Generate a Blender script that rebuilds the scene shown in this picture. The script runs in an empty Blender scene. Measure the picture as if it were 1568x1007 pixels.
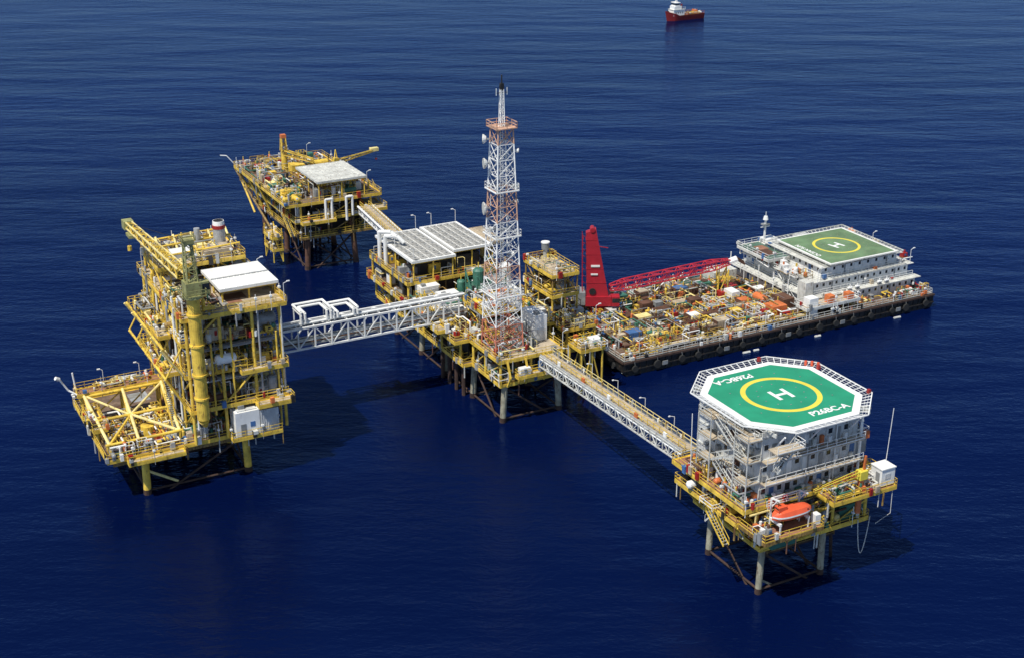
import bpy, math, random
from mathutils import Vector, Matrix
random.seed(7)
R=random
sc=bpy.context.scene
TH=math.radians(28)
# ---------------------------------------------------------------- materials
MATS={}
def nodes(name):
    m=bpy.data.materials.new(name); m.use_nodes=True
    nt=m.node_tree
    return m,nt,nt.nodes,nt.links,nt.nodes['Principled BSDF']
def paint(key,col,rough=.5,metal=0.0,var=.3,rust=.15,scale=.7,rustcol=(.10,.045,.02)):
    m,nt,N,L,b=nodes(key)
    tc=N.new('ShaderNodeTexCoord')
    n1=N.new('ShaderNodeTexNoise'); n1.inputs['Scale'].default_value=scale; n1.inputs['Detail'].default_value=3
    L.new(tc.outputs['Object'],n1.inputs['Vector'])
    r1=N.new('ShaderNodeMapRange'); r1.inputs[1].default_value=.3; r1.inputs[2].default_value=.7
    r1.inputs[3].default_value=1-var; r1.inputs[4].default_value=1+var*.5
    L.new(n1.outputs['Fac'],r1.inputs[0])
    mul=N.new('ShaderNodeVectorMath'); mul.operation='SCALE'; mul.inputs[0].default_value=col
    L.new(r1.outputs[0],mul.inputs['Scale'])
    out=mul.outputs[0]
    if rust>0:
        mp=N.new('ShaderNodeMapping'); mp.inputs['Scale'].default_value=(1,1,.35)
        L.new(tc.outputs['Object'],mp.inputs['Vector'])
        n2=N.new('ShaderNodeTexNoise'); n2.inputs['Scale'].default_value=2.3; n2.inputs['Detail'].default_value=4; n2.inputs['Roughness'].default_value=.7
        L.new(mp.outputs[0],n2.inputs['Vector'])
        r2=N.new('ShaderNodeMapRange'); r2.inputs[1].default_value=.66-rust*.5; r2.inputs[2].default_value=.78-rust*.5
        r2.inputs[3].default_value=0; r2.inputs[4].default_value=.85
        L.new(n2.outputs['Fac'],r2.inputs[0])
        mx=N.new('ShaderNodeMix'); mx.data_type='RGBA'
        L.new(r2.outputs[0],mx.inputs[0]); L.new(mul.outputs[0],mx.inputs[6]); mx.inputs[7].default_value=(*rustcol,1)
        out=mx.outputs[2]
    L.new(out,b.inputs['Base Color'])
    b.inputs['Roughness'].default_value=rough; b.inputs['Metallic'].default_value=metal
    MATS[key]=m
paint('yellow',(.76,.52,.07),rust=.20,var=.35,rustcol=(.18,.095,.035))
paint('yellow_pale',(.82,.68,.28),rust=.15,var=.25)
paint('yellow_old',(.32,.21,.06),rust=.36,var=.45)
paint('deck_brown',(.17,.115,.08),.8,var=.5,rust=.25)
paint('deck_tan',(.46,.38,.27),.8,var=.35,rust=.18)
paint('deck_grey',(.24,.24,.22),.8,var=.35,rust=.2)
paint('deck_green',(.07,.15,.11),.8,var=.35,rust=.25)
paint('deck_red',(.30,.14,.085),.8,var=.35,rust=.2)
paint('white',(.80,.80,.77),.45,var=.12,rust=.06)
paint('white_old',(.60,.60,.55),.5,var=.25,rust=.20)
paint('panel',(.57,.58,.57),.5,var=.22,rust=.19,rustcol=(.24,.17,.12))
paint('grey',(.25,.26,.26),.5,var=.3,rust=.15)
paint('galv',(.45,.46,.46),.4,.3,var=.25,rust=.1)
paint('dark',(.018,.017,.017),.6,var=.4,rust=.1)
paint('rust',(.12,.055,.033),.85,var=.5,rust=.2)
paint('rust_dark',(.055,.03,.022),.85,var=.5,rust=.2)
paint('hull',(.012,.012,.013),.6,var=.5,rust=.24,rustcol=(.06,.04,.028))
paint('red',(.33,.018,.015),.45,var=.2,rust=.08)
paint('ship_red',(.20,.012,.012),.5,var=.2,rust=.12)
paint('crane_red',(.36,.014,.026),.45,var=.15,rust=.03)
paint('boom_red',(.55,.03,.05),.45,var=.15,rust=.03)
paint('orange',(.62,.17,.05),.5,var=.3,rust=.16)
paint('boat_orange',(.75,.11,.04),.35,var=.15,rust=.0)
paint('tower_orange',(.60,.36,.24),.5,var=.25,rust=.05)
paint('tower_red',(.52,.17,.10),.5,var=.25,rust=.06)
paint('blue',(.06,.15,.34),.5,var=.3,rust=.1)
paint('green',(.05,.17,.12),.5,var=.3,rust=.12)
paint('olive',(.30,.30,.12),.55,var=.3,rust=.2)
paint('heli_green',(.015,.27,.145),.7,var=.14,rust=.04,rustcol=(.03,.20,.11),scale=.35)
paint('heli_green_old',(.13,.22,.11),.8,var=.3,rust=.18,rustcol=(.26,.24,.13),scale=.3)
paint('mark_white',(.80,.80,.77),.6,var=.12,rust=.04,rustcol=(.5,.5,.46))
paint('mark_yellow',(.74,.62,.07),.6,var=.12,rust=.0)
paint('glass',(.02,.025,.03),.15,var=.2,rust=.0)
paint('rubber',(.02,.02,.02),.9,var=.3,rust=.0)
paint('solar',(.37,.36,.33),.45,var=.22,rust=.1,rustcol=(.2,.18,.15))
paint('leg_old',(.33,.31,.22),.7,var=.4,rust=.25)

# ---------------------------------------------------------------- mesh builder
class G:
    def __init__(s): s.v=[];s.f=[];s.m=[];s.k=[]
    def mi(s,m):
        if m not in s.k: s.k.append(m)
        return s.k.index(m)
    def add(s,vs,fs,m):
        o=len(s.v); s.v.extend(vs); i=s.mi(m)
        for f in fs: s.f.append(tuple(a+o for a in f)); s.m.append(i)
    def box(s,x0,x1,y0,y1,z0,z1,m):
        s.add([(x0,y0,z0),(x1,y0,z0),(x1,y1,z0),(x0,y1,z0),(x0,y0,z1),(x1,y0,z1),(x1,y1,z1),(x0,y1,z1)],
              [(0,3,2,1),(4,5,6,7),(0,1,5,4),(1,2,6,5),(2,3,7,6),(3,0,4,7)],m)
    def beam(s,p,q,w,m,h=None):
        p=Vector(p);q=Vector(q);d=q-p
        if d.length<1e-5: return
        d.normalize(); h=h or w
        sd=d.cross(Vector((0,0,1)))
        if sd.length<.02: sd=Vector((1,0,0))
        sd.normalize(); up=sd.cross(d)
        a=sd*w*.5;b=up*h*.5
        s.add([tuple(c) for c in (p-a-b,p+a-b,p+a+b,p-a+b,q-a-b,q+a-b,q+a+b,q-a+b)],
              [(0,1,2,3),(4,7,6,5),(0,4,5,1),(1,5,6,2),(2,6,7,3),(3,7,4,0)],m)
    def cyl(s,p,q,r,m,n=10,r2=None,cap=True):
        p=Vector(p);q=Vector(q);d=(q-p)
        if d.length<1e-5: return
        d.normalize(); r2=r if r2 is None else r2
        sd=d.cross(Vector((0,0,1)))
        if sd.length<.02: sd=Vector((1,0,0))
        sd.normalize(); up=sd.cross(d); vs=[]
        for c,rr in ((p,r),(q,r2)):
            for i in range(n):
                t=2*math.pi*i/n
                vs.append(tuple(c+sd*math.cos(t)*rr+up*math.sin(t)*rr))
        fs=[(i,(i+1)%n,n+(i+1)%n,n+i) for i in range(n)]
        if cap: fs+= [tuple(range(n))[::-1],tuple(range(n,2*n))]
        s.add(vs,fs,m)
    def path(s,pts,r,m,n=7):
        for a,b in zip(pts,pts[1:]): s.cyl(a,b,r,m,n)
    def vessel_h(s,x,y,z,l,r,m,ax=0):
        d=Vector((1,0,0)) if ax==0 else Vector((0,1,0)); c=Vector((x,y,z))
        s.cyl(c-d*l/2,c+d*l/2,r,m,14)
        for sg in (-1,1):
            e=c+d*sg*l/2; s.cyl(e,e+d*sg*r*.35,r,m,14,r*.75); s.cyl(e+d*sg*r*.35,e+d*sg*r*.55,r*.75,m,14,r*.2)
            k=c+d*sg*l*.3; w=.15
            if ax==0: s.box(k.x-w,k.x+w,y-r*.8,y+r*.8,z-r-.5,z-r*.3,'grey')
            else: s.box(x-r*.8,x+r*.8,k.y-w,k.y+w,z-r-.5,z-r*.3,'grey')
        s.cyl(c,c+Vector((0,0,r+.4)),.15,m,6)
    def vessel_v(s,x,y,z,h,r,m):
        s.cyl((x,y,z),(x,y,z+.3),r*.8,'grey',12)
        s.cyl((x,y,z+.3),(x,y,z+h),r,m,14); s.cyl((x,y,z+h),(x,y,z+h+r*.35),r,m,14,r*.7); s.cyl((x,y,z+h+r*.35),(x,y,z+h+r*.5),r*.7,m,14,r*.15)
        s.cyl((x,y,z+h),(x,y,z+h+r+.5),.12,'yellow',6)
    def rail(s,pts,m='yellow',closed=False,w=.065,sp=1.7,h=1.1,junk=0):
        if closed: pts=list(pts)+[pts[0]]
        for a,b in zip(pts,pts[1:]):
            a=Vector(a);b=Vector(b);L=(b-a).length; n=max(1,int(L/sp))
            for i in range(n+1):
                c=a.lerp(b,i/n); s.beam(c,c+Vector((0,0,h)),w,m)
            for k in (.5,1):
                s.beam(a+Vector((0,0,h*k)),b+Vector((0,0,h*k)),w,m)
            s.beam(a+Vector((0,0,.1)),b+Vector((0,0,.1)),.04,m,.15)
            for _ in range(int(L*junk)):
                c=a.lerp(b,R.random()); t=R.random(); q=R.uniform(.15,.4)
                if t<.55: s.box(c.x-q,c.x+q,c.y-q,c.y+q,c.z+R.uniform(-.6,.3),c.z+R.uniform(.45,1.2),R.choice(['white','grey','orange','white_old','dark','galv','red','blue','deck_tan']))
                elif t<.75: s.cyl(c+Vector((0,0,-1)),c+Vector((0,0,R.uniform(1.5,2.8))),.06,R.choice(['white','galv']),5); s.box(c.x-.2,c.x+.2,c.y-.2,c.y+.2,c.z+1.3,c.z+1.6,'white')
                else: s.cyl(c+Vector((0,0,-.35)),c+Vector((0,0,-2.6)),R.uniform(.06,.16),R.choice(['galv','rust','yellow_old','white_old']),6)
    def deck(s,x0,x1,y0,y1,z,plate='deck_brown',edge='yellow',rail='yellow',eh=.42,step=3.0,junk=.42):
        s.box(x0,x1,y0,y1,z-.12,z,plate)
        t=.2; zt=z-.123
        s.box(x0-.03,x1+.03,y0-.05,y0+t,zt-eh,z+.03,edge); s.box(x0-.03,x1+.03,y1-t,y1+.05,zt-eh,z+.03,edge)
        s.box(x0-.05,x0+t,y0+t,y1-t,zt-eh+.01,z+.02,edge); s.box(x1-t,x1+.05,y0+t,y1-t,zt-eh+.01,z+.02,edge)
        n=max(2,int((x1-x0)/step))
        for i in range(1,n): 
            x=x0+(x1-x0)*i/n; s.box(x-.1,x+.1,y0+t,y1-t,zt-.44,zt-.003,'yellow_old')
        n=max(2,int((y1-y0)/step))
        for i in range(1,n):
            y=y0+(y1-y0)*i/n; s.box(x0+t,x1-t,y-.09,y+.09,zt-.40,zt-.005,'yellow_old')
        for _ in range(int((x1-x0)*(y1-y0)/30)):
            w=R.uniform(.6,2);d=R.uniform(.6,2)
            if x1-x0>2*w+1 and y1-y0>2*d+1:
                x=R.uniform(x0+w+.3,x1-w-.3);y=R.uniform(y0+d+.3,y1-d-.3); s.box(x-w,x+w,y-d,y+d,z+.001,z+R.uniform(.02,.06),R.choice(['deck_grey','deck_tan','rust','deck_red','galv']))
        if rail: s.rail([(x0,y0,z),(x1,y0,z),(x1,y1,z),(x0,y1,z)],rail,True,junk=junk)
    def frame(s,xs,ys,z0,z1,m='yellow',r=.26,brace=.5,bm=None,bw=.22):
        bm=bm or m
        for x in xs:
            for y in ys: s.cyl((x,y,z0),(x,y,z1),r,m,8)
        for y in ys:
            for i,(a,b) in enumerate(zip(xs,xs[1:])):
                if R.random()<brace:
                    if R.random()<.5: a,b=b,a
                    s.cyl((a,y,z0),(b,y,z1-.4),bw/2*1.2,bm,6)
        for x in xs:
            for i,(a,b) in enumerate(zip(ys,ys[1:])):
                if R.random()<brace:
                    if R.random()<.5: a,b=b,a
                    s.cyl((x,a,z0),(x,b,z1-.4),bw/2*1.2,bm,6)
    def stair(s,x,y,z0,z1,run,ax,m='yellow',w=.9):
        d=Vector((run,0,0)) if ax==0 else Vector((0,run,0)); sd=Vector((0,w,0)) if ax==0 else Vector((w,0,0))
        p=Vector((x,y,z0)); q=p+d+Vector((0,0,z1-z0)); n=max(3,int((z1-z0)/.28))
        for o in (sd*0,sd):
            s.beam(p+o,q+o,.08,m,.25)
            s.beam(p+o+Vector((0,0,1)),q+o+Vector((0,0,1)),.07,m)
            for i in range(0,n+1,4):
                c=p.lerp(q,i/n)+o; s.beam(c,c+Vector((0,0,1)),.06,m)
        for i in range(n):
            c=p.lerp(q,(i+.5)/n)+sd/2
            if ax==0: s.box(c.x-.13,c.x+.13,c.y-w/2,c.y+w/2,c.z-.03,c.z+.02,'grey')
            else: s.box(c.x-w/2,c.x+w/2,c.y-.13,c.y+.13,c.z-.03,c.z+.02,'grey')
    def clutter(s,x0,x1,y0,y1,z,n,hmax=3,pal=None,big=1.0):
        pal=pal or ['white','grey','yellow','galv','yellow_old','white_old','green','deck_tan','rust','dark','yellow_pale']
        for _ in range(n):
            x=R.uniform(x0,x1);y=R.uniform(y0,y1);c=R.choice(pal);t=R.random()
            if t<.24:
                w=R.uniform(.4,1.3)*big;d=R.uniform(.4,1.1)*big;h=min(R.uniform(.6,2.0)*big,hmax)
                X0,X1=max(x-w,x0),min(x+w,x1);Y0,Y1=max(y-d,y0),min(y+d,y1)
                zz=z+R.uniform(.05,.3); s.box(X0,X1,Y0,Y1,zz,zz+h,c)
                s.box(X0-.1,X1+.1,Y0-.1,Y1+.1,z+.07,zz+.02,'yellow_old')
                if R.random()<.6: s.cyl((x,y,zz+h),(x,y,zz+h+.5),.2,R.choice(pal),8)
                if R.random()<.5:
                    s.box((X0+X1)/2-.2,(X0+X1)/2+.2,Y0-.06,Y0,zz+h*.4,zz+h*.8,R.choice(['dark','blue','red']))
            elif t<.36:
                l=R.uniform(1.5,3.6)*big;r=R.uniform(.3,.6)*big;ax=R.choice((0,1)); s.vessel_h(x,y,z+r+.5,l,r,c,ax)
            elif t<.46:
                s.vessel_v(x,y,z,min(R.uniform(1.2,3)*big,hmax),R.uniform(.2,.5)*big,c)
            elif t<.78:
                r=R.uniform(.06,.17);p=Vector((x,y,z));pts=[p.copy()]
                p=p+Vector((0,0,R.uniform(.5,hmax)));pts.append(p.copy())
                for k in range(R.randint(2,5)):
                    d=R.choice(((1,0,0),(-1,0,0),(0,1,0),(0,-1,0))); q=p+Vector(d)*R.uniform(.8,4)
                    q.x=min(max(q.x,x0),x1);q.y=min(max(q.y,y0),y1); p=q; pts.append(p.copy())
                p=Vector((p.x,p.y,z)); pts.append(p)
                s.path(pts,r,R.choice(['yellow','white','galv','grey','yellow_old','white_old','green','yellow_pale','rust']))
                s.cyl(pts[1]+Vector((0,0,-.5)),pts[1]+Vector((0,0,-.35)),r*1.9,'grey',8)
            elif t<.9:
                w=R.uniform(.6,1.6)*big;d=R.uniform(.6,1.6)*big;h=min(R.uniform(1,2.8),hmax);mm=R.choice(['yellow','yellow','white','yellow_old','yellow_pale'])
                for a in (-w,w):
                    for b in (-d,d): s.beam((x+a,y+b,z),(x+a,y+b,z+h),.09,mm)
                for k in (h*.5,h):
                    for a in (-w,w): s.beam((x+a,y-d,z+k),(x+a,y+d,z+k),.08,mm)
                    for b in (-d,d): s.beam((x-w,y+b,z+k),(x+w,y+b,z+k),.08,mm)
                s.vessel_v(x,y,z,h*.7,min(w,d)*.45,c)
            else:
                for k in range(R.randint(2,5)):
                    a=x+R.uniform(-.8,.8);b=y+R.uniform(-.8,.8); s.cyl((a,b,z),(a,b,z+.9),.29,R.choice(['blue','red','orange','green','white']),9)
    def piperack(s,x0,x1,y,z,n,ax=0,cols=('galv','yellow','white','grey')):
        for i in range(n):
            r=R.uniform(.08,.2);o=i*.5
            c=R.choice(cols)
            if ax==0: s.cyl((x0,y+o,z),(x1,y+o,z),r,c,7)
            else: s.cyl((y+o,x0,z),(y+o,x1,z),r,c,7)
    def build(s,name,parent=None):
        me=bpy.data.meshes.new(name); me.from_pydata(s.v,[],s.f)
        for k in s.k: me.materials.append(MATS[k])
        me.polygons.foreach_set('material_index',s.m); me.update()
        ob=bpy.data.objects.new(name,me); sc.collection.objects.link(ob)
        if parent: ob.parent=parent
        return ob
def root(name,loc,rot=TH):
    e=bpy.data.objects.new(name,None); e.empty_display_size=1; sc.collection.objects.link(e)
    e.location=(loc[0],loc[1],loc[2] if len(loc)>2 else 0); e.rotation_euler=(0,0,rot); return e
def text(body,parent,loc,size,rot,m,name):
    cu=bpy.data.curves.new(name,'FONT'); cu.body=body; cu.size=size; cu.align_x='CENTER'; cu.align_y='CENTER'; cu.offset=size*.03
    ob=bpy.data.objects.new(name+'_t',cu); sc.collection.objects.link(ob)
    bpy.context.view_layer.update()
    me=bpy.data.meshes.new_from_object(ob); bpy.data.objects.remove(ob)
    o=bpy.data.objects.new(name,me); me.materials.clear(); me.materials.append(MATS[m]); sc.collection.objects.link(o)
    o.parent=parent; o.location=loc; o.rotation_euler=rot
def ring(g,cx,cy,z,r0,r1,m,n=64):
    vs=[];
    for i in range(n):
        t=2*math.pi*i/n
        vs+= [(cx+r0*math.cos(t),cy+r0*math.sin(t),z),(cx+r1*math.cos(t),cy+r1*math.sin(t),z)]
    g.add(vs,[(2*i,2*i+1,(2*i+3)%(2*n),(2*i+2)%(2*n)) for i in range(n)],m)
def jacket(g,pts,ztop,m='leg_old',r=.5,batter=.06,bm='rust_dark',double=False):
    cx=sum(p[0] for p in pts)/len(pts); cy=sum(p[1] for p in pts)/len(pts)
    def at(p,z): 
        k=(ztop-z)*batter; dx=math.copysign(k,p[0]-cx) if abs(p[0]-cx)>1 else 0
        return (p[0]+dx,p[1],z)
    for p in pts:
        g.cyl(at(p,-5),at(p,ztop),r,m,12); g.cyl(at(p,-5),at(p,.9),r*1.08,'rust_dark',12)
    xs=sorted(set(p[0] for p in pts));ys=sorted(set(p[1] for p in pts)); P=set(pts)
    def link(a,b):
        g.cyl(at(a,.6),at(b,.6),.18,bm,7)
        if R.random()<.5: a,b=b,a
        g.cyl(at(a,ztop-.4),at(b,-2),.18,bm,7)
        if double: g.cyl(at(b,ztop-.4),at(a,-2),.18,bm,7)
    for y in ys:
        l=[p for p in sorted(P) if p[1]==y]
        for a,b in zip(l,l[1:]): link(a,b)
    for x in xs:
        l=[p for p in sorted(P) if p[0]==x]
        for a,b in zip(l,l[1:]): link(a,b)
def latt(g,b0,b1,w0,w1,m,bm,n,t,h0=None,h1=None):
    b0=Vector(b0);b1=Vector(b1);d=(b1-b0).normalized();sd=d.cross(Vector((0,0,1)))
    if sd.length<.02: sd=Vector((1,0,0))
    sd.normalize();up=sd.cross(d);h0=h0 or w0;h1=h1 or w1
    def c(i,k):
        f=i/n; w=w0+(w1-w0)*f; h=h0+(h1-h0)*f
        sx,sy=((-1,-1),(1,-1),(1,1),(-1,1))[k]
        return b0.lerp(b1,f)+sd*sx*w/2+up*sy*h/2
    for k in range(4):
        g.beam(c(0,k),c(n,k),t,m)
        for i in range(n):
            k2=(k+1)%4
            if i%2: g.beam(c(i,k),c(i+1,k2),t*.6,bm)
            else: g.beam(c(i,k2),c(i+1,k),t*.6,bm)
            if i%2==0: g.beam(c(i,k),c(i,k2),t*.6,bm)
def crane(g,x,y,z0,z1,boom_to,m='yellow',r=.9):
    g.cyl((x,y,z0),(x,y,z1),r,m,16); g.cyl((x,y,z1),(x,y,z1+.3),r*1.6,m,16)
    b0=Vector((x,y,z1+1.2)); b1=Vector(boom_to)
    g.box(x-r*1.2,x+r*1.2,y-r*1.2,y+r*1.2,z1+.3,z1+2.2,m)
    g.beam((x-.6,y-.6,z1+2),(x,y,z1+4.2),.2,m);g.beam((x+.6,y+.6,z1+2),(x,y,z1+4.2),.2,m)
    latt(g,b0,b1,.9,.35,m,m,int((b1-b0).length/1.1),.12)
    g.beam((x,y,z1+4.2),b1,.05,'dark')
    g.beam(b1,b1-Vector((0,0,2)),.05,'dark'); g.box(b1.x-.2,b1.x+.2,b1.y-.2,b1.y+.2,b1.z-2.4,b1.z-2,'red')
def lamp_post(g,x,y,z,h=3,dx=.8,dy=0,m='white'):
    g.beam((x,y,z),(x,y,z+h),.08,m); g.beam((x,y,z+h),(x+dx,y+dy,z+h+.3),.08,m); g.box(x+dx-.25,x+dx+.25,y+dy-.12,y+dy+.12,z+h+.2,z+h+.35,'white')
def corr_roof(g,x0,x1,y0,y1,z,m='white',sup='yellow',zb=None,rib=.6,th=.25):
    g.box(x0,x1,y0,y1,z-th,z,m)
    n=int((x1-x0)/rib)
    for i in range(1,n):
        x=x0+(x1-x0)*i/n; g.box(x-.05,x+.05,y0+.1,y1-.1,z+.002,z+.1,m)
    g.box(x0-.08,x1+.08,y0-.08,y0-.003,z-.4,z+.08,m);g.box(x0-.08,x1+.08,y1+.003,y1+.08,z-.4,z+.08,m)
    g.box(x0-.08,x0-.003,y0,y1,z-.4,z+.08,m);g.box(x1+.003,x1+.08,y0,y1,z-.4,z+.08,m)
    if zb is not None:
        for x in (x0+.4,(x0+x1)/2,x1-.4):
            for y in (y0+.4,(y0+y1)/2,y1-.4): g.cyl((x,y,zb),(x,y,z-th),.16,sup,8)
        for y in (y0+.4,y1-.4): g.beam((x0,y,z-th-.25),(x1,y,z-th-.25),.18,sup,.4)
        for x in (x0+.4,x1-.4): g.beam((x,y0,z-th-.3),(x,y1,z-th-.3),.18,sup,.4)

# ================================================================ PRODUCTION PLATFORM (left)
rt=root('gas_production_platform',(-63.1,195.1))
g=G()
jacket(g,[(6,1),(22.5,1),(6,11),(22.5,11),(6,22),(22.5,22)],7.0,m='yellow',r=.62,batter=.02)
g.cyl((6,1,4.2),(11,1.5,.8),.22,'yellow_pale',8)
for x in (9,12,15,18): g.cyl((x,13,-4),(x,13,7),.35,'rust_dark',9)
g.build('jacket',rt)
g=G()
g.deck(0,28.2,0,25,7.6,'deck_brown')
g.deck(3,12,-1.6,-.1,7.2,'deck_tan'); g.deck(19.5,27.8,-2.6,-.15,8.0,'deck_grey')
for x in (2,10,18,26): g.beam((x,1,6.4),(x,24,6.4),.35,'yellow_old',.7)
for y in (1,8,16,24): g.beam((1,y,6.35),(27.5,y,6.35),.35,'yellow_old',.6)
g.deck(-.8,13,14.5,17.2,13.2,'deck_red')
g.frame([0,6.5,12.5],[15,16.8],7.6,13,'yellow',.22,.9)
g.deck(-.5,1.8,6,14.4,10.4,'deck_tan')
for i,(xa,xb) in enumerate(((.2,1.0),(6.4,5.6),(12.8,12.2))):
    g.cyl((xa,14.6,12.9),(xb,2.0,9.4),.26,'yellow_pale',9); g.cyl((xb,2.0,9.4),(xb,2.0,7.6),.22,'yellow',8)
    g.cyl((xa,14.6,12.7),((xa+xb)/2,8,7.6),.2,'yellow',8); g.cyl(((xa+xb)/2,8,7.6),((xa+xb)/2,8,11),.18,'yellow',8)
for y,z in ((14.4,12.8),(8,11.1),(2,9.4)): g.cyl((.4,y,z),(12.6,y,z),.24,'yellow',9)
g.cyl((.5,14.4,12.8),(5.8,8,11.1),.2,'yellow_pale',8); g.cyl((12.8,14.4,12.8),(6,8,11.1),.2,'yellow_pale',8); g.cyl((6,8,11.1),(1,2,9.4),.2,'yellow',8); g.cyl((6,8,11.1),(12.2,2,9.4),.24,'yellow_pale',8)
g.cyl((2,3,8.2),(11,12,8.6),.45,'yellow_pale',10); g.cyl((8,6,7.6),(8,6,9.6),1.1,'yellow',14)
g.clutter(.8,13,.6,14,7.6,130,2.0,['yellow','yellow_pale','deck_tan','white','yellow_old','grey','orange','white_old','dark','rust'],.75)
g.clutter(-.3,1.5,6.5,14,10.4,7,1.4,['white','yellow'],.6); g.clutter(.2,12,15,16.8,13.2,10,1,['orange','red','white','grey'],.5)
g.clutter(13,28,.8,10,7.6,60,3.5)
g.piperack(1,26,2.5,8.2,5); g.piperack(1,14,9.5,8.8,4,1,('yellow','yellow','galv'))
g.box(20.2,24.2,-2.3,.6,8.1,12.3,'white'); g.box(24.3,27.4,-2.3,.4,8.1,12.0,'panel')
for i in range(8): g.box(24.5+i*.35,24.6+i*.35,-2.36,-2.302,8.3,11.8,'panel')
g.box(21,21.9,-2.34,-2.303,8.3,10.2,'grey'); g.box(22.6,23.4,-2.34,-2.303,9.5,10.4,'blue')
g.box(20.6,23.8,-2.0,.3,12.31,12.5,'panel'); g.box(21,22,-1.5,-.5,12.51,13.1,'grey')
g.build('cellar_deck',rt)
g=G()
xs=[14,19.3,24.6,29.2]; ys=[-.6,6,12.5,19,24.6]
lv=[7.6,13.6,19.0,24.2,29.3]
for z0,z1 in zip(lv,lv[1:]):
    g.frame(xs,ys,z0,z1-.1,'yellow',.27,.55,bw=.3)
g.deck(13.5,29.7,-1.2,25.2,13.6,'deck_brown'); g.deck(13.5,29.2,.5,25.2,19.0,'deck_grey'); g.deck(13.5,28.3,1.2,25.2,24.2,'deck_brown'); g.deck(13.2,30.2,-1.4,25.2,29.3,'deck_tan')
g.deck(24,30.0,-3.2,-1.3,13.2,'deck_tan'); g.deck(10.8,13.3,3,18,19,'deck_tan'); g.deck(11.2,13.1,6,22,24.2,'deck_tan')
g.deck(22,29.8,-1.8,.4,19.0,'deck_tan')
for z in (13.6,19,24.2):
    g.clutter(14.5,28.6,0,7,z,70,3.6); g.clutter(14,28.6,8,24,z,34,4)
    g.clutter(13.8,16,2,24,z,44,4,['yellow','white','yellow_pale','yellow_old','galv','white_old','dark','rust'])
    g.piperack(14,28.6,.3,z+3.9,4); g.piperack(1,24,14,z+4.1,4,1)
g.clutter(11,13,4,17,19,20,2.2,['yellow_pale','white','yellow','galv'],.7); g.clutter(11,13,7,21,24.2,18,2.2,['yellow_pale','white','yellow','dark'],.7)
g.box(17,28.4,9,9.2,7.8,13.4,'dark'); g.box(18,28,8,8.2,13.7,18.5,'dark'); g.box(17,28,8,8.2,19.1,23.8,'dark'); g.box(18,28,8,8.2,24.4,28.8,'dark')  # near-black sheets added between decks to paint in the interior shade
for z in (7.8,13.7,19.1,24.4): g.box(17,17.2,8.2,23,z,z+4.4,'dark')  # lengthwise near-black sheets, same painted interior shade
g.vessel_h(20,-.2,21.2,2.6,.85,'white',0); g.vessel_h(27,1,26.2,3,1,'grey',0); g.vessel_v(27.4,-.2,13.6,3,.8,'grey')
for x,c in ((14.6,'white'),(17.6,'yellow'),(20.9,'yellow'),(25.5,'galv'),(28.3,'yellow'),(29.3,'white_old')):
    g.cyl((x,-.9,8+R.uniform(0,5)),(x,-.9,29-R.uniform(0,6)),.17,c,8)
for y,c in ((3,'yellow'),(5,'white'),(9,'galv'),(10,'yellow'),(15,'white'),(17,'yellow'),(21,'galv')):
    g.cyl((13.6,y,9),(13.6,y,31),.2,c,8)
for y in (1,7,13,19,24):
    g.cyl((13.5,y,13.6),(10.5,y,19),.2,'yellow',8); g.cyl((13.3,y,19.2),(10.2,y,24),.18,'yellow_pale',8); g.cyl((10.5,y,19),(13.5,y,24),.16,'yellow',8)
for z in (19,24): g.cyl((10.6,1,z),(10.6,24,z),.2,'yellow',8)
for k,z in enumerate((13.6,19.0,24.2)): g.stair(11.6,3+k*3,z-5.4 if k else 7.6,z,5,1)
for k,(z0,z1) in enumerate(zip(lv,lv[1:])): g.stair(29.8,4,z0,z1,5 if k%2 else 5.5,1)
g.build('process_module',rt)
g=G()
g.frame([14.5,19,24,28.5],[14,19.5,24.4],29.3,32.6,'yellow',.22,.7)
g.deck(14,28.6,13.6,24.4,32.7,'deck_tan')
corr_roof(g,20.8,30.3,2.6,12.8,31.6,'white','yellow',29.3,.9)
g.beam((20.8,7.6,31.7),(30.3,7.6,31.7),.2,'galv')
g.clutter(14,20,-.5,12,29.3,50,3,['yellow','yellow_pale','white','yellow_old','galv','white_old','dark'],.8)
g.clutter(14.5,28,14,24.0,32.7,46,1.8,['yellow','yellow_pale','white','yellow_old','galv','deck_tan'],.8)
g.clutter(15,28,14,24,29.3,26,3.2)
g.rail([(20.8,-.9,29.3),(30,-.9,29.3),(30,12,29.3)],'yellow')
for x in (15,18,21,24,27): g.cyl((x,14,33.2),(x+1.5,24,34.6),.2,'yellow_pale',8)
for y in (15,20,24): g.cyl((14.5,y,34.2),(28.2,y,34.6),.17,'yellow',8)
g.box(22,27,14.5,18,32.8,34.1,'deck_tan'); g.box(17,20,15,18,32.8,34.3,'white'); g.box(21,22.5,22,24,32.8,34.2,'white_old')
g.cyl((26,19,32.7),(26,19,36.3),1.0,'galv',20); g.cyl((26,19,36.3),(26,19,36.9),1.07,'red',20); g.cyl((26,19,36.9),(26,19,37.6),1.0,'white',20,.95); g.cyl((26,19,37.6),(26,19,37.62),.85,'dark',20)
g.cyl((22.5,20,32.7),(22.5,20,36.5),.5,'galv',14)
for x,y in ((14,0),(30,-1),(30,12),(14,25)): lamp_post(g,x,y,29.3,3)
g.build('top_deck',rt)
g=G()
g.cyl((15.2,-2.0,12.5),(15.2,-2.0,33),1.0,'yellow',20)
for z in (16,20,25,30): g.cyl((15.2,-2,z),(15.2,-2,z+.3),1.2,'yellow',20); g.beam((15.2,-2,z),(16.5,.5,z),.4,'yellow')
g.cyl((15.2,-2,12.4),(15.8,-.4,10.5),.9,'yellow',16,.4)
g.cyl((15.2,-2,33),(15.2,-2,33.5),1.6,'olive',16)
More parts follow.
